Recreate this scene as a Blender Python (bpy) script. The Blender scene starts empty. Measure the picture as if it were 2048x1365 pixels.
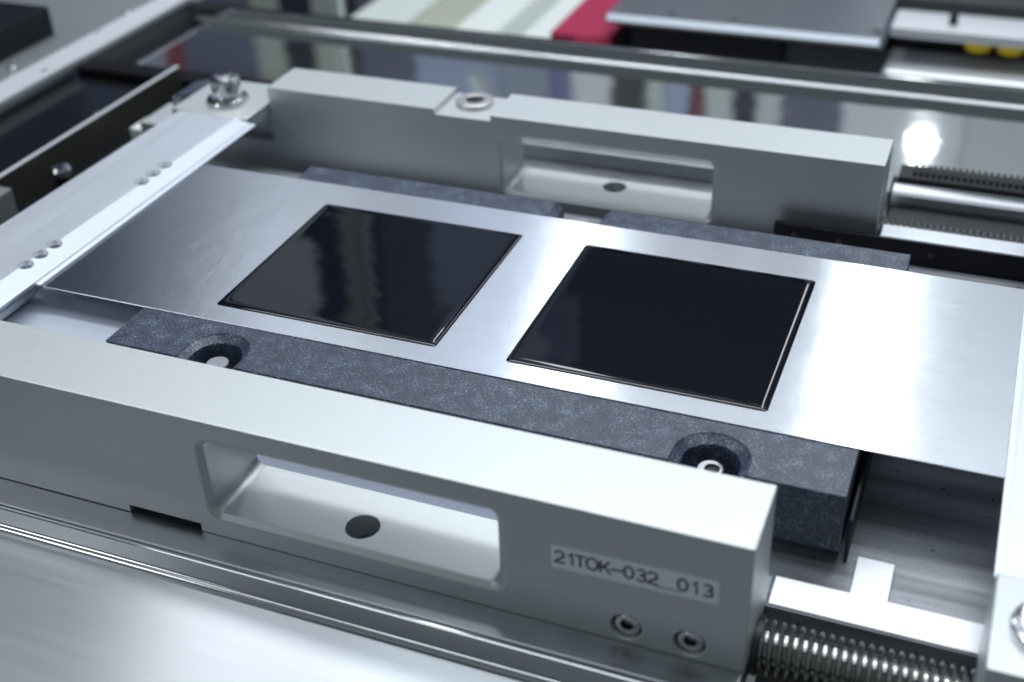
import bpy, bmesh, math, random
from mathutils import Vector, Matrix, Euler
random.seed(7)
S = bpy.context.scene
COL = S.collection
# ------------------------------------------------------------------ camera
cam_d = bpy.data.cameras.new('camera')
cam = bpy.data.objects.new('camera', cam_d); COL.objects.link(cam)
cam.location = (0.28673, -0.36525, 0.27034)
cam.rotation_euler = Euler([math.radians(a) for a in (56.6569, 1.9968, 21.5844)], 'XYZ')
cam_d.sensor_fit = 'HORIZONTAL'; cam_d.sensor_width = 36.0
cam_d.lens = 36.0 * 2524.855 / 2048
cam_d.clip_start = 0.01; cam_d.clip_end = 30
cam_d.dof.use_dof = True
cam_d.dof.focus_distance = 0.485
cam_d.dof.aperture_fstop = 7.0
cam_d.dof.aperture_blades = 9
S.camera = cam
# ------------------------------------------------------------------ world, light, exposure
S.view_settings.view_transform = 'Standard'
try: S.view_settings.look = 'None'
except Exception: pass
S.view_settings.exposure = 0.0; S.view_settings.gamma = 1.0
W = bpy.data.worlds.new('World'); S.world = W; W.use_nodes = True
bg = W.node_tree.nodes['Background']
bg.inputs[0].default_value = (0.63, 0.735, 0.79, 1); bg.inputs[1].default_value = 0.17
def area(name, loc, target, sx, sy, power, col=(1, 1, 1), spread=180):
    d = bpy.data.lights.new(name, 'AREA'); d.shape = 'RECTANGLE'; d.size = sx; d.size_y = sy
    d.energy = power; d.color = col; d.spread = math.radians(spread)
    o = bpy.data.objects.new(name, d); COL.objects.link(o); o.location = loc
    o.rotation_euler = (Vector(target) - Vector(loc)).to_track_quat('-Z', 'Y').to_euler()
    return o
area('ceiling_or_fill_lamp', (0.29, 0.35, 1.7), (0.29, 0.35, 0), 1.82, 1.3, 15.5, (0.86, 0.94, 1.0))
area('ceiling_or_fill_lamp', (-0.82, 0.0, 1.7), (-0.82, 0.0, 0), 0.36, 0.5, 1.1, (0.86, 0.94, 1.0))  # extra panel added so the foreground tray reflects light further left
area('ceiling_or_fill_lamp', (0.19, 1.05, 1.42), (0.25, 0.0, 0), 0.10, 0.24, 0.2, (0.92, 0.96, 1.0))
area('ceiling_or_fill_lamp', (-0.22, 0.70, 1.95), (-0.30, 1.30, 0.4), 2.1, 0.25, 25.0, (0.95, 0.98, 1.0))  # added wash light, unseen, brightens the room wall for the reflections
area('work_lamp', (0.158, 1.20, 0.86), (0.24, 0.05, 0), 0.065, 1.00, 1.9, (0.90, 0.95, 1.0))
area('work_lamp', (-0.33, 1.20, 1.14), (0.10, 0.05, 0), 0.10, 0.30, 1.1, (0.90, 0.95, 1.0))
area('ceiling_or_fill_lamp', (-0.95, -0.95, 0.95), (-0.05, -0.05, 0), 0.4, 0.4, 2.2, (0.90, 0.95, 1.0))  # added fill light from the front left, brightens the bar fronts
d_ = area('spot_lamp', (0.205, 1.16, 0.325), (0.25, 0.34, 0), 0.028, 0.028, 0.045, (0.92, 0.96, 1.0)); d_.data.shape = 'DISK'
# ------------------------------------------------------------------ materials
def mat(name, base=(.5, .5, .5), metal=0.0, rough=.5, spec=.5, noise=0.0, nscale=300, stretch=(1, 1, 1), bump=0.0, bscale=400,
        aniso=0.0, tangent=None, rvar=0.0):
    m = bpy.data.materials.new(name); m.use_nodes = True
    nt = m.node_tree; b = nt.nodes['Principled BSDF']
    b.inputs['Base Color'].default_value = (*base, 1); b.inputs['Metallic'].default_value = metal
    b.inputs['Roughness'].default_value = rough
    b.inputs['Specular IOR Level'].default_value = spec
    m['b'] = 1
    tc = nt.nodes.new('ShaderNodeTexCoord'); mp = nt.nodes.new('ShaderNodeMapping')
    mp.inputs['Scale'].default_value = stretch
    nt.links.new(tc.outputs['Object'], mp.inputs['Vector'])
    def ntex(sc, detail=3.0, rg=.6):
        n = nt.nodes.new('ShaderNodeTexNoise'); n.inputs['Scale'].default_value = sc
        n.inputs['Detail'].default_value = detail; n.inputs['Roughness'].default_value = rg
        nt.links.new(mp.outputs[0], n.inputs['Vector']); return n
    if noise > 0 or rvar > 0:
        n = ntex(nscale)
    if noise > 0:
        mix = nt.nodes.new('ShaderNodeMix'); mix.data_type = 'RGBA'
        mix.inputs[6].default_value = (*[c * (1 - noise) for c in base], 1)
        mix.inputs[7].default_value = (*[min(1, c * (1 + noise)) for c in base], 1)
        nt.links.new(n.outputs['Fac'], mix.inputs[0]); nt.links.new(mix.outputs[2], b.inputs['Base Color'])
    if rvar > 0:
        mr = nt.nodes.new('ShaderNodeMapRange'); mr.inputs[1].default_value = .3; mr.inputs[2].default_value = .7
        mr.inputs[3].default_value = max(0.01, rough - rvar); mr.inputs[4].default_value = rough + rvar
        nt.links.new(n.outputs['Fac'], mr.inputs[0]); nt.links.new(mr.outputs[0], b.inputs['Roughness'])
    if bump > 0:
        n2 = ntex(bscale, 4.0); bp = nt.nodes.new('ShaderNodeBump'); bp.inputs['Strength'].default_value = 1.0
        bp.inputs['Distance'].default_value = bump
        nt.links.new(n2.outputs['Fac'], bp.inputs['Height']); nt.links.new(bp.outputs[0], b.inputs['Normal'])
    if aniso:
        b.inputs['Anisotropic'].default_value = aniso
        c = nt.nodes.new('ShaderNodeCombineXYZ')
        for i in range(3): c.inputs[i].default_value = tangent[i]
        nt.links.new(c.outputs[0], b.inputs['Tangent'])
    return m
def scratched(m, amount=.0000025, scale=26):
    nt = m.node_tree; b = nt.nodes['Principled BSDF']; L = nt.links.new
    tc = nt.nodes.new('ShaderNodeTexCoord'); prev = None
    if b.inputs['Normal'].is_linked: prev = b.inputs['Normal'].links[0].from_socket
    for ang, k in ((.35, 1.0), (-.9, 1.3), (1.9, .8)):
        mp = nt.nodes.new('ShaderNodeMapping'); mp.inputs['Rotation'].default_value = (0, 0, ang); mp.inputs['Scale'].default_value = (k, 30 * k, k)
        L(tc.outputs['Object'], mp.inputs['Vector'])
        n = nt.nodes.new('ShaderNodeTexNoise'); n.inputs['Scale'].default_value = scale; n.inputs['Detail'].default_value = 1; L(mp.outputs[0], n.inputs['Vector'])
        r = nt.nodes.new('ShaderNodeMapRange'); r.inputs[1].default_value = .70; r.inputs[2].default_value = .76; L(n.outputs['Fac'], r.inputs[0])
        bp = nt.nodes.new('ShaderNodeBump'); bp.inputs['Distance'].default_value = amount; bp.inputs['Strength'].default_value = 1; L(r.outputs[0], bp.inputs['Height'])
        if prev: L(prev, bp.inputs['Normal'])
        prev = bp.outputs[0]
    L(prev, b.inputs['Normal'])
M = {}
M['satin'] = mat('satin_aluminium', (.66, .69, .70), .88, .49, noise=.05, nscale=900, bump=.000012, bscale=2600, rvar=.03)
M['satin_side'] = M['satin']
M['milled'] = mat('milled_aluminium', (.76, .80, .87), .8, .45, noise=.03, nscale=220, stretch=(1, .05, 1), rvar=.02)
M['polished'] = mat('polished_steel', (.70, .70, .69), 1.0, .09, rvar=.03, nscale=40)
M['chrome'] = mat('chrome', (.78, .79, .80), 1.0, .12)
M['mirror'] = mat('mirror_steel', (.72, .735, .75), 1.0, .07, bump=.0006, bscale=6)
M['brushed'] = mat('brushed_steel', (.62, .645, .68), 1.0, .30, noise=.03, nscale=220, stretch=(.05, 1, 1), rvar=.015, aniso=.93, tangent=(0, 1, 0), bump=.00001, bscale=500)
M['bed'] = mat('bed_steel', (.42, .44, .46), 1.0, .36, noise=.08, nscale=300, stretch=(.2, 1, 1), rvar=.06)
M['steel'] = mat('bright_steel', (.80, .81, .84), 1.0, .22, rvar=.04, nscale=200)
M['darksteel'] = mat('dark_steel', (.05, .052, .056), .6, .38, noise=.2, nscale=200)
M['black'] = mat('black_anodised', (.010, .011, .014), 0.0, .38, spec=.2, noise=.2, nscale=100)
M['gloss_black'] = mat('gloss_black', (.012, .013, .016), 0.0, .12)
M['rubber'] = mat('black_rubber', (.010, .010, .012), 0.0, .45, spec=.08)
M['duct'] = mat('duct_steel', (.035, .037, .04), .0, .5, spec=.25, noise=.1, nscale=100)
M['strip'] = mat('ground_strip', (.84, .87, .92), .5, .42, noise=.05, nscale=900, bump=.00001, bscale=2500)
M['strip_shade'] = mat('strip_in_shade', (.34, .38, .47), .8, .5, noise=.4, nscale=1500, bump=.00002, bscale=2500)
M['ledge'] = mat('ground_ledge', (.62, .67, .78), .25, .4, noise=.06, nscale=300, stretch=(1, .1, 1))
M['boltsteel'] = mat('bolt_steel', (.52, .53, .56), 1.0, .36, noise=.06, nscale=500)
M['ring'] = mat('ring_steel', (.80, .76, .75), 1.0, .34)
M['screw'] = mat('screw_steel', (.42, .42, .41), 1.0, .16)
M['rail'] = mat('rail_steel', (.27, .28, .30), 1.0, .20)
M['gap'] = mat('dark_channel', (.02, .021, .023), 0.0, .6)
scratched(M['brushed'], .000012); scratched(M['satin'], .00002); scratched(M['milled'], .00002)
M['magenta'] = mat('magenta_plastic', (.40, .016, .075), 0.0, .45, noise=.1, nscale=40)
M['pale'] = mat('pale_painted', (.62, .68, .64), 0.0, .45, noise=.03, nscale=30)
M['palewhite'] = mat('white_painted', (.78, .83, .80), 0.0, .4, noise=.03, nscale=30)
M['olive'] = mat('olive_shadow_band', (.42, .44, .36), 0.0, .45, noise=.05, nscale=30)
M['palegrey'] = mat('grey_shadow_band', (.48, .52, .50), 0.0, .45, noise=.05, nscale=30)
M['zinc'] = mat('zinc_plate', (.42, .46, .47), .7, .38, noise=.05, nscale=60)
M['olive_metal'] = mat('olive_metal', (.060, .060, .050), .3, .4, noise=.05, nscale=60)
M['farplate'] = mat('grey_plate_metal', (.40, .43, .48), 1.0, .36, noise=.04, nscale=90)
M['yellow'] = mat('yellow_plastic', (.75, .52, .01), 0.0, .4)
M['blue'] = mat('blue_plastic', (.02, .09, .42), 0.0, .4)
M['label'] = mat('label_tape', (.88, .92, .98), 0.0, .35)
M['ink'] = mat('label_ink', (.012, .012, .016), 0.0, .45)

def granite():
    m = bpy.data.materials.new('granite'); m.use_nodes = True
    nt = m.node_tree; b = nt.nodes['Principled BSDF']; L = nt.links.new
    tc = nt.nodes.new('ShaderNodeTexCoord')
    n1 = nt.nodes.new('ShaderNodeTexNoise'); n1.inputs['Scale'].default_value = 1150; n1.inputs['Detail'].default_value = 4; n1.inputs['Roughness'].default_value = .7
    n2 = nt.nodes.new('ShaderNodeTexNoise'); n2.inputs['Scale'].default_value = 170; n2.inputs['Detail'].default_value = 3
    v = nt.nodes.new('ShaderNodeTexVoronoi'); v.inputs['Scale'].default_value = 900
    for n in (n1, n2, v): L(tc.outputs['Object'], n.inputs['Vector'])
    r1 = nt.nodes.new('ShaderNodeValToRGB')
    e = r1.color_ramp.elements
    e[0].position = .44; e[0].color = (.022, .029, .052, 1)
    e[1].position = .69; e[1].color = (.24, .34, .42, 1)
    k = e.new(.55); k.color = (.042, .056, .102, 1)
    mx = nt.nodes.new('ShaderNodeMath'); mx.operation = 'MULTIPLY_ADD'; mx.inputs[1].default_value = .26
    L(n2.outputs['Fac'], mx.inputs[0])
    m2 = nt.nodes.new('ShaderNodeMath'); m2.operation = 'MULTIPLY'; m2.inputs[1].default_value = .78
    L(n1.outputs['Fac'], m2.inputs[0]); L(m2.outputs[0], mx.inputs[2])
    L(mx.outputs[0], r1.inputs[0]); L(r1.outputs[0], b.inputs['Base Color'])
    b.inputs['Roughness'].default_value = .40; b.inputs['Specular IOR Level'].default_value = .75
    bp = nt.nodes.new('ShaderNodeBump'); bp.inputs['Distance'].default_value = .00003; bp.inputs['Strength'].default_value = 1
    L(n1.outputs['Fac'], bp.inputs['Height']); L(bp.outputs[0], b.inputs['Normal'])
    return m
M['granite'] = granite()

def sheet_mat():
    m = bpy.data.materials.new('aluminium_foil_sheet'); m.use_nodes = True
    nt = m.node_tree; b = nt.nodes['Principled BSDF']; L = nt.links.new
    b.inputs['Metallic'].default_value = 1; b.inputs['Base Color'].default_value = (.73, .765, .83, 1)
    b.inputs['Roughness'].default_value = .222; b.inputs['Anisotropic'].default_value = 1.0
    c = nt.nodes.new('ShaderNodeCombineXYZ'); c.inputs[1].default_value = 1; L(c.outputs[0], b.inputs['Tangent'])
    tc = nt.nodes.new('ShaderNodeTexCoord')
    def noise(scale, st, det=3, rg=.6):
        mp = nt.nodes.new('ShaderNodeMapping'); mp.inputs['Scale'].default_value = st; L(tc.outputs['Object'], mp.inputs['Vector'])
        n = nt.nodes.new('ShaderNodeTexNoise'); n.inputs['Scale'].default_value = scale; n.inputs['Detail'].default_value = det; n.inputs['Roughness'].default_value = rg
        L(mp.outputs[0], n.inputs['Vector']); return n
    fine = noise(1300, (.03, 1, 1), 4, .7); grain = nt.nodes.new('ShaderNodeMix'); grain.data_type = 'RGBA'
    grain.inputs[6].default_value = (.64, .675, .74, 1); grain.inputs[7].default_value = (.84, .875, .94, 1)
    L(fine.outputs['Fac'], grain.inputs[0]); L(grain.outputs[2], b.inputs['Base Color'])
    wav = noise(28, (1, 1, 1), 2); crk = noise(95, (1, .55, 1), 4, .65)
    # crinkles live near the clamped left end of the foil
    sx = nt.nodes.new('ShaderNodeSeparateXYZ'); L(tc.outputs['Object'], sx.inputs[0])
    mr = nt.nodes.new('ShaderNodeMapRange'); mr.interpolation_type = 'SMOOTHSTEP'
    mr.inputs[1].default_value = -.173; mr.inputs[2].default_value = -.149; L(sx.outputs[0], mr.inputs[0])
    mr2 = nt.nodes.new('ShaderNodeMapRange'); mr2.interpolation_type = 'SMOOTHSTEP'
    mr2.inputs[1].default_value = -.137; mr2.inputs[2].default_value = -.103; mr2.inputs[3].default_value = 1; mr2.inputs[4].default_value = 0; L(sx.outputs[0], mr2.inputs[0])
    mm = nt.nodes.new('ShaderNodeMath'); mm.operation = 'MULTIPLY'; L(mr.outputs[0], mm.inputs[0]); L(mr2.outputs[0], mm.inputs[1])
    cm = nt.nodes.new('ShaderNodeMath'); cm.operation = 'MULTIPLY'; L(crk.outputs['Fac'], cm.inputs[0]); L(mm.outputs[0], cm.inputs[1])
    def bump(src, dist, prev=None):
        bp = nt.nodes.new('ShaderNodeBump'); bp.inputs['Distance'].default_value = dist; bp.inputs['Strength'].default_value = 1
        L(src, bp.inputs['Height'])
        if prev: L(prev.outputs[0], bp.inputs['Normal'])
        return bp
    b1 = bump(wav.outputs['Fac'], .00010); b2 = bump(cm.outputs[0], .00010, b1); b3 = bump(fine.outputs['Fac'], .00002, b2)
    L(b3.outputs[0], b.inputs['Normal'])
    return m
M['sheet'] = sheet_mat(); scratched(M['sheet'], .000004, 40)

def film_mat():
    m = bpy.data.materials.new('wet_black_slurry'); m.use_nodes = True
    nt = m.node_tree; b = nt.nodes['Principled BSDF']; L = nt.links.new
    b.inputs['Base Color'].default_value = (.0025, .004, .009, 1); b.inputs['Roughness'].default_value = .04
    b.inputs['IOR'].default_value = 1.40
    tc = nt.nodes.new('ShaderNodeTexCoord'); mp = nt.nodes.new('ShaderNodeMapping'); mp.inputs['Scale'].default_value = (.6, 1.3, 1)
    L(tc.outputs['Object'], mp.inputs['Vector'])
    n = nt.nodes.new('ShaderNodeTexNoise'); n.inputs['Scale'].default_value = 55; n.inputs['Detail'].default_value = 2
    L(mp.outputs[0], n.inputs['Vector'])
    bp = nt.nodes.new('ShaderNodeBump'); bp.inputs['Distance'].default_value = .00010; bp.inputs['Strength'].default_value = 1
    L(n.outputs['Fac'], bp.inputs['Height']); L(bp.outputs[0], b.inputs['Normal'])
    return m
M['film'] = film_mat()

def floor_mat():
    m = bpy.data.materials.new('cast_floor'); m.use_nodes = True
    nt = m.node_tree; b = nt.nodes['Principled BSDF']; L = nt.links.new
    tc = nt.nodes.new('ShaderNodeTexCoord')
    mp = nt.nodes.new('ShaderNodeMapping'); mp.inputs['Scale'].default_value = (.08, 1, 1); L(tc.outputs['Object'], mp.inputs['Vector'])
    n = nt.nodes.new('ShaderNodeTexNoise'); n.inputs['Scale'].default_value = 130; n.inputs['Detail'].default_value = 5; L(mp.outputs[0], n.inputs['Vector'])
    g = nt.nodes.new('ShaderNodeTexNoise'); g.inputs['Scale'].default_value = 1900; g.inputs['Detail'].default_value = 2; L(tc.outputs['Object'], g.inputs['Vector'])
    v = nt.nodes.new('ShaderNodeTexVoronoi'); v.inputs['Scale'].default_value = 240; v.inputs['Randomness'].default_value = 1; L(tc.outputs['Object'], v.inputs['Vector'])
    sc = nt.nodes.new('ShaderNodeSeparateColor'); L(v.outputs['Color'], sc.inputs[0])
    # pit radius differs from cell to cell
    pr = nt.nodes.new('ShaderNodeMapRange'); pr.inputs[1].default_value = .5; pr.inputs[2].default_value = 1; pr.inputs[3].default_value = 0; pr.inputs[4].default_value = .15
    L(sc.outputs[0], pr.inputs[0])
    lt = nt.nodes.new('ShaderNodeMath'); lt.operation = 'LESS_THAN'; L(v.outputs['Distance'], lt.inputs[0]); L(pr.outputs[0], lt.inputs[1])
    ramp = nt.nodes.new('ShaderNodeValToRGB'); e = ramp.color_ramp.elements
    e[0].position = .3; e[0].color = (.20, .21, .23, 1); e[1].position = .7; e[1].color = (.56, .58, .63, 1)
    L(n.outputs['Fac'], ramp.inputs[0])
    mg = nt.nodes.new('ShaderNodeMix'); mg.data_type = 'RGBA'; mg.blend_type = 'OVERLAY'; mg.inputs[0].default_value = .5
    L(ramp.outputs[0], mg.inputs[6]); L(g.outputs['Fac'], mg.inputs[7])
    mx = nt.nodes.new('ShaderNodeMix'); mx.data_type = 'RGBA'; mx.inputs[7].default_value = (.01, .01, .012, 1)
    L(lt.outputs[0], mx.inputs[0]); L(mg.outputs[2], mx.inputs[6]); L(mx.outputs[2], b.inputs['Base Color'])
    b.inputs['Metallic'].default_value = .45; b.inputs['Roughness'].default_value = .45
    bp = nt.nodes.new('ShaderNodeBump'); bp.inputs['Distance'].default_value = .00006; bp.inputs['Strength'].default_value = 1
    L(g.outputs['Fac'], bp.inputs['Height']); L(bp.outputs[0], b.inputs['Normal'])
    return m
M['floor'] = floor_mat()

# ------------------------------------------------------------------ helpers
def tag(o, label=None, cat=None, group=None, kind=None):
    if label: o['label'] = label
    if cat: o['category'] = cat
    if group: o['group'] = group
    if kind: o['kind'] = kind
    return o
def empty(name, loc, label=None, cat=None, group=None, kind=None):
    o = bpy.data.objects.new(name, None); COL.objects.link(o); o.location = loc; o.empty_display_size = .01
    return tag(o, label, cat, group, kind)
def link(name, me, m, parent=None, origin=None, smooth=None):
    """link a mesh whose vertices are in world space; its origin moves to the given point"""
    o = bpy.data.objects.new(name, me); COL.objects.link(o)
    if m is not None:
        me.materials.clear(); me.materials.append(m)
    if smooth:
        for p in me.polygons: p.use_smooth = True
        me.set_sharp_from_angle(angle=math.radians(smooth))
        for p in me.polygons:
            vs = [me.vertices[i].co for i in p.vertices]
            per = sum((vs[i] - vs[i - 1]).length for i in range(len(vs)))
            p.use_smooth = p.area / max(per, 1e-9) < .0006
    if origin is None and parent is None:
        bb = [v.co for v in me.vertices]
        origin = Vector((sum(v.x for v in bb) / len(bb), sum(v.y for v in bb) / len(bb), min(v.z for v in bb)))
    if parent is not None:
        me.transform(Matrix.Translation(-parent_world(parent))); o.parent = parent
    else:
        me.transform(Matrix.Translation(-Vector(origin))); o.location = origin
    return o
def parent_world(p):
    v = Vector(p.location)
    while p.parent: p = p.parent; v += Vector(p.location)
    return v
def me_from(bm, name='m'):
    bmesh.ops.recalc_face_normals(bm, faces=bm.faces)
    me = bpy.data.meshes.new(name); bm.to_mesh(me); bm.free(); return me
def box_bm(x0, x1, y0, y1, z0, z1, bm=None):
    bm = bm or bmesh.new()
    v = [bm.verts.new(c) for c in ((x0, y0, z0), (x1, y0, z0), (x1, y1, z0), (x0, y1, z0), (x0, y0, z1), (x1, y0, z1), (x1, y1, z1), (x0, y1, z1))]
    for f in ((0, 3, 2, 1), (4, 5, 6, 7), (0, 1, 5, 4), (1, 2, 6, 5), (2, 3, 7, 6), (3, 0, 4, 7)): bm.faces.new([v[i] for i in f])
    return bm
def bevel_bm(bm, w, seg=2):
    bmesh.ops.recalc_face_normals(bm, faces=bm.faces)
    ed = [e for e in bm.edges if len(e.link_faces) == 2 and e.calc_face_angle(0) > .5]
    bmesh.ops.bevel(bm, geom=ed, offset=w, segments=seg, affect='EDGES', profile=.5, clamp_overlap=True)
    return bm
def bbox(name, x0, x1, y0, y1, z0, z1, m, parent=None, bev=.0004, seg=2):
    bm = bevel_bm(box_bm(x0, x1, y0, y1, z0, z1), bev, seg) if bev else box_bm(x0, x1, y0, y1, z0, z1)
    return link(name, me_from(bm), m, parent, smooth=40)
def loft_bm(loops, caps=True, closed=True, bm=None):
    bm = bm or bmesh.new()
    R = [[bm.verts.new(p) for p in lp] for lp in loops]
    n = len(R[0])
    for a, b in zip(R, R[1:]):
        for i in range(n if closed else n - 1):
            j = (i + 1) % n; bm.faces.new((a[i], a[j], b[j], b[i]))
    if caps:
        bm.faces.new(R[0]); bm.faces.new(R[-1])
    return bm
def circ(c, r, z, n=40, axis='z'):
    out = []
    for i in range(n):
        a = 2 * math.pi * i / n; u, v = r * math.cos(a), r * math.sin(a)
        out.append((c[0] + u, c[1] + v, z) if axis == 'z' else ((c[0] + u, z, c[1] + v) if axis == 'y' else (z, c[0] + u, c[1] + v)))
    return out
def lathe_bm(c, prof, axis='z', n=40, bm=None):
    """prof: (radius, height) pairs, all radii > 0"""
    return loft_bm([circ(c, r, h, n, axis) for r, h in prof], bm=bm)
def rrect(x0, x1, z0, z1, r, n=6):
    pts = []
    for cx, cz, a0 in ((x1 - r, z1 - r, 0), (x0 + r, z1 - r, 90), (x0 + r, z0 + r, 180), (x1 - r, z0 + r, 270)):
        for i in range(n + 1):
            a = math.radians(a0 + 90 * i / n); pts.append((cx + r * math.cos(a), cz + r * math.sin(a)))
    return pts
def boolean(bm, cutters, bev=0.0, seg=2, ang=35):
    """subtract closed cutters from bm and return the resulting mesh"""
    o = bpy.data.objects.new('tmp', me_from(bm)); COL.objects.link(o)
    tmp = [o]
    for c in cutters:
        k = bpy.data.objects.new('tmp', me_from(c)); COL.objects.link(k); tmp.append(k)
        md = o.modifiers.new('b', 'BOOLEAN'); md.operation = 'DIFFERENCE'; md.solver = 'EXACT'; md.object = k
    if bev:
        md = o.modifiers.new('v', 'BEVEL'); md.width = bev; md.segments = seg; md.limit_method = 'ANGLE'; md.angle_limit = math.radians(ang)
        md.use_clamp_overlap = True; md.harden_normals = False
    dg = bpy.context.evaluated_depsgraph_get(); dg.update()
    me = bpy.data.meshes.new_from_object(o.evaluated_get(dg))
    for t in tmp:
        d = t.data; bpy.data.objects.remove(t); bpy.data.meshes.remove(d)
    return me
def hexsocket(c, r, z0, z1, axis):
    return loft_bm([circ(c, r, z0, 6, axis), circ(c, r, z1, 6, axis)])
def copy_tree(o, parent=None):
    c = o.copy(); COL.objects.link(c)
    if parent: c.parent = parent
    for ch in list(o.children): copy_tree(ch, c)
    return c

# ------------------------------------------------------------------ the machine bed (setting)
bbox('floor', -.1320, .335, -.0625, .1764, -.060, -.0310, M['floor'], bev=.0003)['kind'] = 'structure'
bbox('machine_bed', -.62, .2446, -.1063, -.0630, -.0417, -.0303, M['bed'], bev=.0009, seg=3)['kind'] = 'structure'
bbox('machine_bed', -.30, .2446, -.0628, -.0496, -.0309, -.0297, M['strip_shade'], bev=.0003)['kind'] = 'structure'  # guide strip behind the bar, its shade put into a darker colour
bbox('machine_bed', -.0800, .2425, .2485, .2718, -.0387, -.0300, M['bed'], bev=.0006)['kind'] = 'structure'
bbox('machine_bed', -.1310, -.0290, -.0494, .1160, -.0309, -.0110, M['ledge'], bev=.0003)['kind'] = 'structure'
bbox('machine_bed', .2452, .345, -.1063, -.0630, -.070, -.0560, M['gap'], bev=0)['kind'] = 'structure'
bbox('machine_bed', -.0850, .2430, .1912, .2720, -.056, -.0388, M['bed'], bev=.0008)['kind'] = 'structure'
bbox('machine_bed', .2436, .60, .1912, .2720, -.056, -.0390, M['duct'], bev=.0008)['kind'] = 'structure'
# ------------------------------------------------------------------ front bar
def window_cutter(x0, x1, z0, z1, yf, yb, r, ch, sgn=1):
    """through window with a chamfer on its near mouth"""
    def lp(off, y): return [(x, y, z) for x, z in rrect(x0 - off, x1 + off, z0 - off, z1 + off, r + off * .6)]
    return loft_bm([lp(ch + .001, yf - .001), lp(ch, yf), lp(0, yf + ch * .8), lp(0, yb + .001)])
F0, F1, FT, FB = -.0941, -.0640, .0208, -.0301
bar = empty('clamp_bar', (.0, -.079, FB), 'thick satin aluminium bar across the foreground carrying the printed number label', 'metal bar', 'long window bars on both sides of the granite')
bm = box_bm(-.42, .2448, F0, F1, FB, FT)
cut = [window_cutter(.0558, .1640, -.0204, .0108, F0, F1, .0035, .0022),
       box_bm(.0186, .0490, F0 - .001, F1 + .001, FB - .001, -.0269),
       lathe_bm((.1085, -.0825), [(.0060, -.05), (.0060, -.0150)])]
for x in (.2069, .2273): cut.append(lathe_bm((x, -.0235), [(.0053, F0 - .001), (.0052, F0 + .0056)], 'y'))
link('body', boolean(bm, cut, .00045, 2), M['satin'], bar, smooth=32)
for x in (.2069, .2273):
    c = (x, -.0235)
    me = boolean(lathe_bm(c, [(.0040, F0 + .0055), (.0040, F0 + .0014), (.0036, F0 + .0009)], 'y'), [hexsocket(c, .0024, F0 - .001, F0 + .0045, 'y')], .0001, 1)
    sc_ = link('socket_screw', me, M['steel'], bar, smooth=32)
    link('hex_socket', me_from(loft_bm([circ(c, .00245, F0 + .0034, 6, 'y'), circ(c, .00235, F0 + .0034, 6, 'y'), circ(c, .00232, F0 + .0014, 6, 'y')][::-1], caps=False)), M['gap'], sc_)
    link('counterbore', me_from(lathe_bm(c, [(.0052, F0 + .0055), (.0052, F0 + .0014)], 'y')), M['gap'], bar, smooth=30) if False else None
# label with its print
lm = bevel_bm(box_bm(.1824, .2354, F0 - .00022, F0 - .00001, -.0047, .0046), .00008, 1)
lm.transform(Matrix.Translation((.2089, 0, 0)) @ Matrix.Rotation(math.radians(-1.2), 4, 'Y') @ Matrix.Translation((-.2089, 0, 0)))
lab = link('label_tape', me_from(lm), M['label'], bar); lab['label'] = 'pale label tape printed 21TOK-032__013'
def arc(cx, cy, rx, ry, a0, a1, n=12): return [(cx + rx * math.cos(math.radians(a0 + (a1 - a0) * i / n)), cy + ry * math.sin(math.radians(a0 + (a1 - a0) * i / n))) for i in range(n + 1)]
GLYPH = {'0': [arc(0, .5, .29, .46, 0, 360, 28)], 'O': [arc(0, .5, .36, .46, 0, 360, 28)],
         '1': [[(-.14, .72), (.0, .80), (.10, .96), (.10, .0)]], 'T': [[(-.36, .93), (.36, .93)], [(0, .93), (0, 0)]],
         'K': [[(-.28, .97), (-.28, 0)], [(.32, .97), (-.26, .33)], [(-.06, .55), (.36, 0)]],
         '2': [arc(0, .66, .28, .29, 165, -30, 12) + [(-.16, .22), (-.30, .04), (.31, .04)]],
         '3': [arc(0, .71, .25, .24, 150, -80, 12) + [(-.06, .50)], [(-.04, .51)] + arc(0, .26, .28, .25, 85, -155, 14)],
         '-': [[(-.40, .46), (.40, .46)]], '_': [[(-.62, -.10), (.62, -.10)]]}
def stroke_mesh(chars, h, t):
    """flat lettering: each stroke is a ribbon of width t (relative to the cap height h)"""
    bm = bmesh.new(); layer = 0
    for ch, cx in chars:
        w = t * (.45 if ch == '_' else 1)
        for pl in GLYPH[ch]:
            ring = pl[0] == pl[-1] or math.hypot(pl[0][0] - pl[-1][0], pl[0][1] - pl[-1][1]) < 1e-6
            L, R_ = [], []
            for i, p in enumerate(pl):
                q0 = pl[i - 1] if i else (pl[-2] if ring else None)
                q1 = pl[i + 1] if i < len(pl) - 1 else (pl[1] if ring else None)
                d0 = (Vector(p) - Vector(q0)).normalized() if q0 else None
                d1 = (Vector(q1) - Vector(p)).normalized() if q1 else None
                d0 = d0 or d1; d1 = d1 or d0
                n = Vector((-(d0 + d1).y, (d0 + d1).x)).normalized(); k = w / 2 / max(.5, n.dot(Vector((-d0.y, d0.x))))
                L.append((cx + (p[0] + n.x * k) * h, (p[1] + n.y * k) * h, layer)); R_.append((cx + (p[0] - n.x * k) * h, (p[1] - n.y * k) * h, layer))
            va = [bm.verts.new(c) for c in L]; vb = [bm.verts.new(c) for c in R_]
            for i in range(len(pl) - 1): bm.faces.new((va[i], va[i + 1], vb[i + 1], vb[i]))
            layer += .0000012
    me = bpy.data.meshes.new('print'); bm.to_mesh(me); bm.free(); return me
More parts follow.
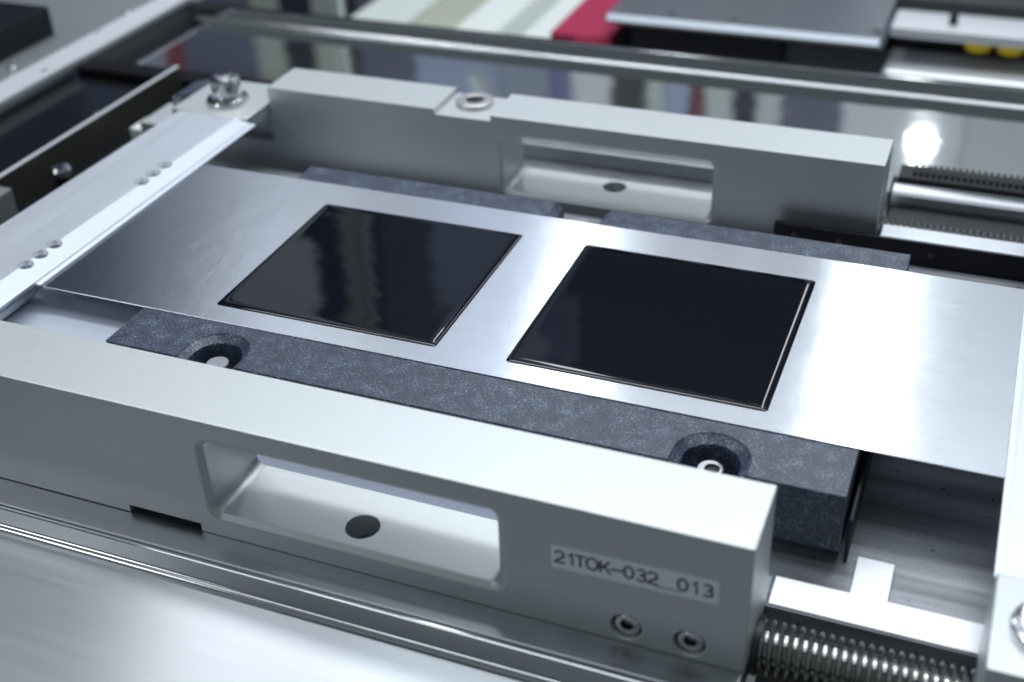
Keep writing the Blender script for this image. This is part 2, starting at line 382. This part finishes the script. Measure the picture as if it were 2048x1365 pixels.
tm = stroke_mesh([(c, -.0265 + .0530 * f) for c, f in (('2', .053), ('1', .122), ('T', .181), ('O', .253), ('K', .330), ('-', .399), ('0', .474), ('3', .546), ('2', .615), ('_', .685), ('_', .722), ('0', .791), ('1', .862), ('3', .936))], .0050, .15)
T = (Matrix.Translation((.2089, F0 - .00030, 0)) @ Matrix.Rotation(math.radians(-1.2), 4, 'Y') @ Matrix.Translation((0, 0, -.0021)) @ Matrix.Rotation(math.radians(90), 4, 'X'))
tm.transform(T)
link('printed_text', tm, M['ink'], lab)
# ------------------------------------------------------------------ rear bar
B0, B1, BT, BB = .1863, .2164, .0129, -.0385
bar2 = empty('clamp_bar', (.0, .201, BB), 'satin aluminium bar behind the granite with a collar set in its top', 'metal bar', 'long window bars on both sides of the granite')
bm = box_bm(-.175, .2434, B0, B1, BB, BT)
cut = [window_cutter(.0522, .1633, -.0286, .0030, B0, B1, .0035, .0018),
       box_bm(.0153, .0468, B0 - .001, B1 + .001, .0099, BT + .001),
       box_bm(-.30, -.0847, B0 - .001, B1 + .001, -.0190, BT + .001),
       lathe_bm((.1068, .2080), [(.0062, -.06), (.0062, -.0150)]),
       lathe_bm((.0303, .2052), [(.0046, -.02), (.0046, BT + .01)])]
link('body', boolean(bm, cut, .00045, 2), M['satin'], bar2, smooth=32)
me = boolean(lathe_bm((.0303, .2052), [(.0098, .0097), (.0100, .0101), (.0100, .0120), (.0095, .0125)]), [lathe_bm((.0303, .2052), [(.0047, .008), (.0047, .0122), (.0052, .0132)])], .0002, 2)
link('hole_shade', me_from(lathe_bm((.0303, .2052), [(.0045, .0), (.0045, .0108)])), M['gap'], bar2)  # dark cylinder in the collar hole, the shade is put into its colour
link('collar', me, M['ring'], bar2, smooth=32)
# ------------------------------------------------------------------ granite block with notches and bolts
G0, G1, GX0, GX1, GT, GB = -.0369, .1309, -.0280, .2634, -.0005, -.0246
gr = empty('granite_plate', (.118, .047, -.0310), 'dark grey speckled granite plate under the aluminium sheet', 'granite plate')
bm = box_bm(GX0, GX1, G0, G1, GB, GT)
cut = []
NOTCH = [(.0190, -.0300, -1), (.2170, -.0305, -1), (.1165, .1240, 1)]
for cx, cy, s in NOTCH:
    def u(r, z, cx=cx, cy=cy, s=s):
        pts = [(cx + r * math.cos(a), cy - s * r * math.sin(a), z) for a in [math.pi * i / 18 for i in range(19)]]
        return [(cx + r, cy + s * .03, z)] + pts + [(cx - r, cy + s * .03, z)]
    cut.append(loft_bm([u(.0101, -.0260), u(.0101, -.0032), u(.0134, -.0010), u(.0134, .001)]))
link('slab', boolean(bm, cut, .0005, 1), M['granite'], gr, smooth=32)
for x, y in ((-.01, 0), (.245, 0), (-.01, .10), (.245, .10)):
    bbox('pad', x - .012, x + .012, y - .012, y + .012, -.0310, -.0245, M['darksteel'], gr, bev=0)
bbox('edge_strip', .2650, .2662, -.034, .125, -.0310, -.0120, M['duct'], gr, bev=.0002)
for i, (cx, cy, s) in enumerate(NOTCH):
    c = (cx, cy)
    bm = lathe_bm(c, [(.0046, -.0310), (.0046, -.0060), (.0043, -.0056)])
    if i == 1:
        me = boolean(bm, [lathe_bm((cx + .0006, cy), [(.0026, -.009), (.0026, -.004)])], .0001, 1)
    else: me = me_from(bm)
    bo = link('bolt', me, M['boltsteel'], gr, smooth=32)
    if i == 1: link('recess_shade', me_from(lathe_bm((cx + .0006, cy), [(.0025, -.0095), (.0025, -.0066)])), M['gap'], bo)  # dark cylinder fills the bolt recess, standing in for its shade
# ------------------------------------------------------------------ aluminium sheet
sh = bevel_bm(box_bm(-.092, .321, -.0108, .1150, -.00045, .0), .0001, 1)
tag(link('aluminium_sheet', me_from(sh), M['sheet'], origin=(.115, .052, -.00045)), 'thin bright aluminium sheet lying on the granite under both black films', 'metal sheet')
# ------------------------------------------------------------------ wet films
def film(name, x0, x1, y0, y1, label, skew=0.0):
    rings = [(.0, .00001, .0014), (.00015, .00014, .0014), (.0005, .00034, .0016), (.0011, .00054, .0018), (.0020, .00068, .002), (.0031, .00073, .003),
             (.0046, .00071, .004), (.0070, .00066, .004), (.0110, .00063, .004), (.02, .00063, .004)]
    loops = []
    for off, z, r in rings:
        loops.append([(x, y, z) for x, y in rrect(x0 + off, x1 - off, y0 + off, y1 - off, r, 6)])
    bm = loft_bm(loops, caps=False)
    bm.verts.ensure_lookup_table(); n = len(loops[0])
    bm.faces.new([bm.verts[i] for i in range(len(loops) * n - n, len(loops) * n)])
    bm.faces.new([bm.verts[i] for i in range(n)])
    rnd = random.Random(len(label))
    for v in bm.verts:
        if v.co.z < .0006: continue
    me = me_from(bm)
    for p in me.polygons: p.use_smooth = True
    return tag(link(name, me, M['film'], origin=((x0 + x1) / 2, (y0 + y1) / 2, .00002)), label, 'wet film', 'black slurry films on the sheet')
film('slurry_film', 0, .1000, 0, .0953, 'glossy black film square with wavy grey reflections, nearer the left clamp')
film('slurry_film', .1293, .2297, -.0003, .0957, 'glossy jet black film square beside the bright streak, nearer the right clamp')
# ------------------------------------------------------------------ clamp rails over the sheet ends
def clamp_rail(root, x_out, x_rid, x_far, y0, y1, holes, sgn):
    # profile in x,z; sgn=+1: lip looks to +x
    def prof(y, sk=0.0):
        xs = [(x_out + sgn * .0034, .0002), (x_out + sgn * .0034, .0009), (x_out + sgn * .0015, .0013), (x_out, .0013), (x_rid + sk, .0034), (x_far + sk, .0034), (x_far + sk, -.010), (x_rid, -.010), (x_rid, .0002)]
        return [(x, y, z) for x, z in xs]
    sk = .0026
    bm = loft_bm([prof(y0, -sk * sgn), prof(y1, sk * sgn)])
    cut = [lathe_bm((hx, hy), [(.0026, -.012), (.0026, .0016), (.0040, .0036), (.0041, .01)], n=28) for hx, hy in holes]
    if sgn > 0: cut.append(box_bm(x_out + .0003, x_out + .02, -.2, -.0116, -.02, .02))
    me = boolean(bm, cut, .00012, 1, 12)
    return link('blade', me, M['milled'], root, smooth=8)
def knob(root, c, z):
    n = link('knob', me_from(lathe_bm(c, [(.0068, z + .0025), (.0070, z + .0046), (.0081, z + .0050), (.0082, z + .0130), (.0078, z + .0140), (.0060, z + .0146), (.0010, z + .0148)])), M['chrome'], root, smooth=24)
    link('washer', me_from(lathe_bm(c, [(.0116, z - .0002), (.0118, z + .0003), (.0118, z + .0018), (.0112, z + .0026), (.0085, z + .0034), (.0072, z + .0034)])), M['chrome'], n, smooth=28)
left = empty('end_clamp', (-.108, .08, -.010), 'chamfered aluminium clamp rail over the dark left end of the sheet', 'clamp rail', 'clamp rails holding the sheet ends')
clamp_rail(left, -.0838, -.0945, -.1305, -.075, .1640, [(-.0950, y) for y in (.1022, .0925, .0828, .0171, .0074, -.0023)], 1)
b = bevel_bm(box_bm(-.1335, -.0856, .1644, .2110, -.0040, .0036), .0006, 2)
link('end_block', me_from(b), M['satin'], left, smooth=40)
knob(left, (-.1085, .1826), .0036)
bbox('block_leg', -.1320, -.0870, .1930, .2105, -.0189, -.0041, M['satin'], left)
bbox('rod', -.0944, -.0900, -.075, -.0040, -.0095, -.0052, M['strip'], left, bev=.001, seg=3)
right = empty('end_clamp', (.335, .03, -.010), 'white lit aluminium clamp rail at the right picture edge over the sheet end', 'clamp rail', 'clamp rails holding the sheet ends')
clamp_rail(right, .3135, .3215, .3600, -.0605, .190, [], -1)
b = bevel_bm(box_bm(.3105, .3600, -.1005, -.0610, -.0290, .0036), .0008, 2)
link('end_block', me_from(b), M['satin'], right, smooth=40)
knob(right, (.3270, -.0815), .0036)
bbox('foot', .3125, .3600, -.1000, -.0640, -.0420, -.0292, M['darksteel'], right, bev=.0008)
# ------------------------------------------------------------------ lead screws and guide strips
def screw(name, x0, x1, yc, zc, r, pitch, label):
    prof = [(0, 1), (.10, 1.05), (.28, 1.08), (.46, 1.05), (.56, 1.0), (.66, .76), (.88, .76)]
    n = 36; bm = bmesh.new(); rings = []
    k = 0; turns = int((x1 - x0) / pitch)
    for t in range(turns):
        for f, s in prof:
            ring = []
            for i in range(n):
                a = 2 * math.pi * i / n
                x = x0 + (t + f + i / n) * pitch
                ring.append(bm.verts.new((x, yc + r * s * math.cos(a), zc + r * s * math.sin(a))))
            rings.append(ring)
    m = len(prof)
    for j in range(len(rings) - 1):
        for i in range(n - 1): bm.faces.new((rings[j][i], rings[j][i + 1], rings[j + 1][i + 1], rings[j + 1][i]))
        if j + m < len(rings) - 0 and j + m + 1 <= len(rings) - 1:
            bm.faces.new((rings[j][0], rings[j + 1][0], rings[j + 1 - m][n - 1], rings[j - m][n - 1])) if j >= m else None
    root = empty(name, ((x0 + x1) / 2, yc, zc - r), label, 'lead screw', 'threaded lead screws beside the granite')
    link('thread', me_from(bm), M['screw'], root, smooth=35)
    link('core', me_from(lathe_bm((yc, zc), [(r * .76, x0 - .001), (r * .76, x1 + .02)], 'x')), M['screw'], root, smooth=30)
    link('collar', me_from(lathe_bm((yc, zc), [(r * 1.12, x0 - .0005), (r * 1.12, x0 + .0016)], 'x')), M['darksteel'], root, smooth=30)
screw('lead_screw', .2455, .3190, -.0792, -.0325, .0085, .003, 'shiny threaded screw in the lower right corner beside the labelled bar')
screw('lead_screw', .2445, .3800, .2000, -.0300, .0085, .003, 'blurred shiny threaded screw running right from the rear bar end')
bm = bevel_bm(loft_bm([[(x, -.0618, -.0309), (x, -.0496, -.0309), (x, -.0496, -.0292), (x, -.0618, -.0304)] for x in (.2454, .3120)]), .0002, 1)
tag(link('guide_strip', me_from(bm), M['strip'], smooth=40), 'bright ground steel strip along the floor edge beside the lead screw', 'guide strip')
bm = bevel_bm(loft_bm([[(x, -.0494, -.0309), (x, -.0316, -.0309), (x, -.0316, -.0289), (x, -.0494, -.0300)] for x in (.2694, .2817)]), .0002, 1)  # patch of light on the floor, built as a tilted bright plate
tag(link('floor_light_patch', me_from(bm), M['strip'], smooth=40), 'small light patch built as a bright raised plate on the pitted floor beside the granite corner', 'light patch')
ap = empty('angle_guide', (.26, .180, -.05), 'black guide wall with a bright top strip along the rear of the floor', 'guide strip')
bbox('side_plate', .1968, .40, .1768, .1800, -.055, -.0190, M['black'], ap, bev=.0004)
bbox('top_strip', .2462, .40, .1770, .1885, -.0189, -.0178, M['strip'], ap, bev=.0003)
for x in (.207, .228, .27): link('screw', me_from(lathe_bm((x, -.0245), [(.0016, .1772), (.0016, .1763), (.0012, .1760)], 'y', 20)), M['darksteel'], ap, smooth=30)
# polished half round and toothed belt strip behind the rear screw
bm = loft_bm([[(x, .2585 + .0098 * math.cos(math.pi * i / 16), -.0400 + .0100 * math.sin(math.pi * i / 16)) for i in range(17)] for x in (.2436, .60)])
tag(link('round_rail', me_from(bm), M['rail'], smooth=40), 'polished half round rail behind the rear lead screw with a hot highlight', 'rail')
bt = empty('toothed_strip', (.4, .281, -.040), 'dark toothed strip between the polished rail and the rear tray', 'toothed strip')
bbox('backing', .2440, .60, .2725, .2890, -.042, -.0325, M['gap'], bt, bev=.0003)
bm = bmesh.new()
x = .251
while x < .42:
    box_bm(x, x + .0016, .2760, .2870, -.0326, -.0300, bm); x += .0032
tt = link('teeth', me_from(bm), M['duct'], bt); tt['kind'] = 'stuff'
# ------------------------------------------------------------------ trays
def tray(name, x0, x1, y0, y1, z0, z1, t, mfloor, mwall, label, slope=0.0):
    root = empty(name, ((x0 + x1) / 2, (y0 + y1) / 2, z0 - .01), label, 'steel tray', 'steel trays along the machine')
    return root
rt = empty('drip_tray', (.15, .35, -.045), 'long mirror polished tray behind the rear bar reflecting the room', 'steel tray', 'steel trays along the machine')
bbox('tray_floor', -.2900, .75, .2880, .4060, -.0430, -.0400, M['mirror'], rt, bev=0)
bbox('far_wall', -.2900, .75, .4060, .4078, -.0430, -.0298, M['mirror'], rt, bev=.0005)
bbox('side_wall', -.2918, -.2901, .2880, .4078, -.0430, -.0298, M['duct'], rt, bev=.0005)
bm = loft_bm([[(x, .4060 - .0022 + .0022 * math.sin(a), -.0400 + .0022 - .0022 * math.cos(a)) for a in [math.pi / 2 * i / 6 for i in range(7)]] + [(x, .4061, -.0401)] for x in (-.29, .75)])
link('fillet', me_from(bm), M['chrome'], rt, smooth=50)
bbox('gasket', -.2905, .2360, .2722, .2890, -.0420, -.0296, M['rubber'], rt, bev=.0012, seg=3)
bbox('rim_seal', -.2935, .75, .4079, .4100, -.0420, -.0292, M['rubber'], rt, bev=.0006)
ft = empty('drip_tray', (.0, -.16, -.06), 'brushed steel tray in the foreground below the labelled bar', 'steel tray', 'steel trays along the machine')
bbox('tray_wall', -.62, .60, -.1082, -.1066, -.0425, -.0306, M['mirror'], ft, bev=.0005)
sl = math.tan(math.radians(17))
bm = loft_bm([[(x, -.1070, -.0415), (x, -.30, -.0415 - .193 * sl), (x, -.30, -.0440 - .193 * sl), (x, -.1070, -.0440)] for x in (-.62, .60)])
link('tray_floor', me_from(bm), M['brushed'], ft)
bm = loft_bm([[(x, -.1082 - .0020 * math.cos(a) , -.0412 + .0018 * math.sin(a)) for a in [math.pi * i / 10 for i in range(11)]] for x in (-.62, .60)])
link('seam_bead', me_from(bm), M['chrome'], ft, smooth=60)
# ------------------------------------------------------------------ left side of the machine
bbox('side_channel', -.2060, -.1340, -.15, .2715, -.060, -.0395, M['gloss_black'], bev=0)['kind'] = 'structure'
lw = empty('channel_wall', (-.207, .1, -.045), 'upright olive sheet metal wall with a bright top edge left of the clamp rail', 'metal wall')
bbox('sheet', -.2078, -.2060, -.15, .2715, -.0600, -.0206, M['olive_metal'], lw, bev=.0002)
bbox('edge_strip', -.2082, -.2056, -.15, .2715, -.0205, -.0194, M['strip'], lw, bev=.0003)
cv = empty('black_cover', (-.25, .1, -.05), 'flat glossy black cover between the olive wall and the pale plate', 'cover')
bbox('panel', -.2895, -.2083, -.15, .2700, -.0500, -.0360, M['gloss_black'], cv, bev=.001)
for x, y in ((-.2330, .2190), (-.2250, .205)):
    link('screw', me_from(lathe_bm((x, y), [(.0030, -.0362), (.0030, -.0345), (.0022, -.0335)])), M['steel'], cv, smooth=30)
zp = empty('zinc_plate', (-.5, .3, -.04), 'pale zinc plate with small screws at the far left', 'metal plate')
bbox('plate', -1.0, -.2925, -.30, .62, -.0340, -.0285, M['zinc'], zp, bev=.0012, seg=3)
for x, y in ((-.2985, .2525), (-.327, .2535), (-.3196, .370), (-.310, .325)):
    link('screw', me_from(lathe_bm((x, y), [(.0030, -.0286), (.0030, -.0270), (.0020, -.0258)], n=24)), M['steel'], zp, smooth=30)
bbox('lip', -.3150, -.2925, -.30, .62, -.0284, -.0262, M['strip'], zp, bev=.0008)
tag(bbox('black_box', -.42, -.3430, .10, .3180, -.0284, -.0080, M['black'], bev=.0012), 'matt black box lying on the pale plate in the upper left corner', 'box')
st = empty('stud', (-.1935, .1350, -.0395), 'short dark stud with a shiny cap standing left of the clamp rail', 'stud')
link('shank', me_from(lathe_bm((-.1935, .1350), [(.0045, -.0396), (.0045, -.0310)], n=28)), M['black'], st, smooth=30)
link('cap', me_from(lathe_bm((-.1935, .1350), [(.0055, -.0311), (.0058, -.0305), (.0058, -.0280), (.0046, -.0262), (.0010, -.0258)], n=28)), M['chrome'], st, smooth=30)
hk = empty('bent_clip', (-.146, .205, -.03), 'small bent steel clip standing behind the left clamp knob', 'clip')
bm = loft_bm([[(x0, y, -.02), (x0, y, -.0010), (x1, y, .0035), (x1, y, .0022), (x0 + .0013, y, -.0020), (x0 + .0013, y, -.02)] for (x0, x1, y) in ((-.1500, -.1330, .1880), (-.1500, -.1330, .2120))])
link('strip', me_from(bm), M['steel'], hk)
tag(bbox('ivory_block', -.192, -.184, .196, .213, -.0396, -.0290, M['palewhite'], bev=.0006), 'small ivory block in the dark channel beside the clamp rail', 'block')
tag(bbox('grey_block', -.206, -.1935, .070, .0965, -.0396, -.0215, M['zinc'], bev=.0006), 'small grey block with one screw at the left picture edge', 'block')
tag(bbox('blue_fitting', -.2005, -.176, .050, .0700, -.0396, -.0270, M['blue'], bev=.002), 'blue plastic fitting beside the clamp rail at the left picture edge', 'fitting')
tag(bbox('channel_strip', -.172, -.166, -.10, .250, -.0396, -.0350, M['bed'], bev=.0006), 'grey metal strip lying along the dark channel floor', 'metal strip')
# ------------------------------------------------------------------ things behind the rear tray
pt = empty('shadow_band_table', (0, 1.0, -0.1682), 'pale table top with broad green grey shadow bands built as tinted boards behind the rear tray', 'table')
for x0, x1, k, dz in ((-0.2666, -0.2184, 'olive', -.003), (-0.2181, -0.1701, 'palewhite', 0), (-0.1699, -0.1485, 'palegrey', -.002), (-0.1483, .45, 'palewhite', 0), (-0.3314, -0.2669, 'pale', 0)):  # shadow bands on the table, put into the tints of separate boards
    bbox('board', x0, x1, .57, 1.22, -0.1682, -0.1441 + dz, M[k], pt, bev=.008, seg=3)
tag(bbox('post', -0.2698, -0.2597, .5730, .5830, -0.1435, .45, M['palewhite'], bev=.001), 'thin white upright post just behind the tray rim', 'post')
mg = empty('magenta_block', (-0.0584, 0.6701, -0.1435), 'bright magenta plastic block behind the tray beside the grey plate', 'plastic block')
bbox('slab', -0.0848, -0.0304, 0.6269, 0.8098, -0.1155, -0.1075, M['magenta'], mg, bev=.0012)
bbox('tongue', -0.0615, -0.0292, 0.62, 0.6268, -0.1187, -0.1098, M['magenta'], mg, bev=.001)
bbox('base', -0.0825, -0.0317, 0.632, 0.7971, -0.1435, -0.1157, M['darksteel'], mg, bev=0)
gp = empty('grey_plate', (0.075, 0.7082, -0.0931), 'thick grey aluminium plate with two screws behind the tray', 'metal plate')
bbox('plate', -0.0355, 0.1956, 0.62, 0.9368, -0.0931, -0.0851, M['farplate'], gp, bev=.0045, seg=1)
for x, y in ((0.0213, 0.6346), (0.0723, 0.6358), (0.1874, 0.6371)):
    link('screw', me_from(lathe_bm((x, y), [(.0038, -0.0852), (.0038, -0.0821), (.0028, -0.0804)], n=24)), M['chrome'], gp, smooth=30)
tag(bbox('black_block', -0.0101, 0.1163, 0.6244, 0.8606, -0.1435, -0.0933, M['black'], bev=.001), 'long black block under the grey plate behind the tray', 'block')
tag(bbox('dark_block', 0.1169, 0.1944, 0.632, 0.8606, -0.1435, -0.0933, M['darksteel'], bev=.001), 'dark steel block under the right end of the grey plate', 'block')
tag(bbox('polished_plate', 0.1956, .75, 0.6206, 0.6777, -0.1435, -0.1092, M['strip'], bev=.005, seg=4), 'polished steel plate in the upper right reflecting a lamp', 'metal plate')
wp = empty('bracket_plate', (.30, 0.6828, -0.1091), 'pale bracket plate with dark screw and yellow caps in the upper right corner', 'bracket')
bbox('plate', 0.1975, .60, 0.6384, 0.6828, -0.087, -0.0793, M['strip'], wp, bev=.001)
bbox('back_plate', 0.1956, .60, 0.6835, 0.8606, -0.1435, -0.0705, M['darksteel'], wp, bev=.001)
link('screw', me_from(lathe_bm((0.2426, 0.6574), [(.0033, -0.0795), (.0033, -0.0724), (.0023, -0.0711)], n=24)), M['black'], wp, smooth=30)
for x in (0.2642, 0.2883): link('cap', me_from(lathe_bm((x, 0.6485), [(.0095, -0.0939), (.0102, -0.0933), (.0102, -0.0876), (.0090, -0.0871)], n=28)), M['yellow'], wp, smooth=30)
# ------------------------------------------------------------------ the room behind
Y = 1.30
def X(az, y=Y): return .2867 - math.tan(math.radians(az)) * (y + .3652)
cols = {'navy': (.012, .016, .035), 'blue': (.10, .15, .30), 'pale': (.50, .55, .54), 'red': (.22, .055, .05), 'violet': (.12, .13, .19), 'green': (.36, .40, .36),
        'dark': (.02, .024, .04), 'white': (.62, .65, .68), 'slate': (.34, .40, .54), 'purple': (.16, .17, .32), 'char': (.04, .045, .05), 'maroon': (.15, .03, .04), 'steelblue': (.30, .34, .42), 'board': (.80, .86, .95)}
for k, c in cols.items(): M['room_' + k] = mat('room_' + k, c, 0.0, .5)
wall = empty('wall', (-.2, Y, -.8), kind='structure')
seq = [(62, 'navy'), (42.2, 'blue'), (40, 'steelblue'), (38.3, 'red'), (37.5, 'violet'), (34.2, 'green'), (32.9, 'dark'), (31.5, 'green'), (29.9, 'dark'), (29.5, 'violet'), (27, 'slate'),
       (23, 'steelblue'), (20.6, 'purple'), (19.6, 'white'), (17.6, 'char'), (16, 'pale'), (15.1, 'slate'), (13.9, 'maroon'), (13.2, 'pale'), (11.8, 'dark'), (10.8, 'pale'), (9.5, 'violet'),
       (6.8, 'white'), (1.2, 'pale'), (-4, 'green'), (-8, 'slate'), (-14, 'pale'), (-30, None)]
for (a, k), (b_, _) in zip(seq, seq[1:]):
    bbox('panel', X(a) + .001, X(b_) - .001, Y, Y + .02, -.8, 2.0, M['room_' + k], wall, bev=.002)

uc = empty('upper_cabinet', (.0, 1.2, .78), 'dark cabinet hanging on the room wall above the tables', 'cabinet')
bbox('body', X(19.3, 1.25), X(6.9, 1.25), 1.24, 1.298, .66, 1.14, M['room_char'], uc, bev=.003)

ub = empty('wall_board', (-.6, 1.28, .56), 'pale blue double board on the room wall above the tables', 'board')
for a0, a1 in ((40.2, 38.5), (37.3, 33.1)): bbox('board', X(a0, 1.27), X(a1, 1.27), 1.27, 1.298, .48, 1.9, M['room_board'], ub, bev=.003)

ub2 = empty('wall_baffle', (.4, 1.2, .66), 'slate grey cupboard added on the room wall to darken the right sheet reflection', 'baffle')
bbox('body', X(1.1, 1.25), X(-16, 1.25), 1.24, 1.298, .68, 1.20, M['room_violet'], ub2, bev=.003)  # unseen dark board added to darken what the sheet reflects

def tube_bm(path, r, n=14):
    bm = bmesh.new(); rings = []
    for i, p in enumerate(path):
        p = Vector(p); d = (Vector(path[min(i + 1, len(path) - 1)]) - Vector(path[max(i - 1, 0)])).normalized()
        u = d.cross(Vector((0, 1, .2))).normalized(); v = d.cross(u)
        rings.append([bm.verts.new(p + r * (math.cos(2 * math.pi * k / n) * u + math.sin(2 * math.pi * k / n) * v)) for k in range(n)])
    for a, b in zip(rings, rings[1:]):
        for k in range(n): bm.faces.new((a[k], a[(k + 1) % n], b[(k + 1) % n], b[k]))
    bm.faces.new(rings[0]); bm.faces.new(rings[-1]); return bm
xh = X(24.2, 1.22)
tag(link('hose', me_from(tube_bm([(xh + .05 * math.sin(t / 10 * 2.2), 1.22, .33 + .016 * t) for t in range(17)], .011)), M['palewhite'], smooth=60), 'curved white hose end in front of the room wall', 'hose')
fx, fy, fz = -.285, .62, -.085
hf = empty('hose_fitting', (fx, fy, fz), 'small dark hose fitting with blue collar beyond the far tray rim', 'fitting')
link('body', me_from(tube_bm([(fx + .006 * t, fy + .004 * t, fz + .005 * t) for t in range(8)], .0075)), M['gloss_black'], hf, smooth=50)
link('collar', me_from(tube_bm([(fx + .012 + .006 * t, fy + .008 + .004 * t, fz + .010 + .005 * t) for t in range(3)], .0105)), M['room_steelblue'], hf, smooth=50)
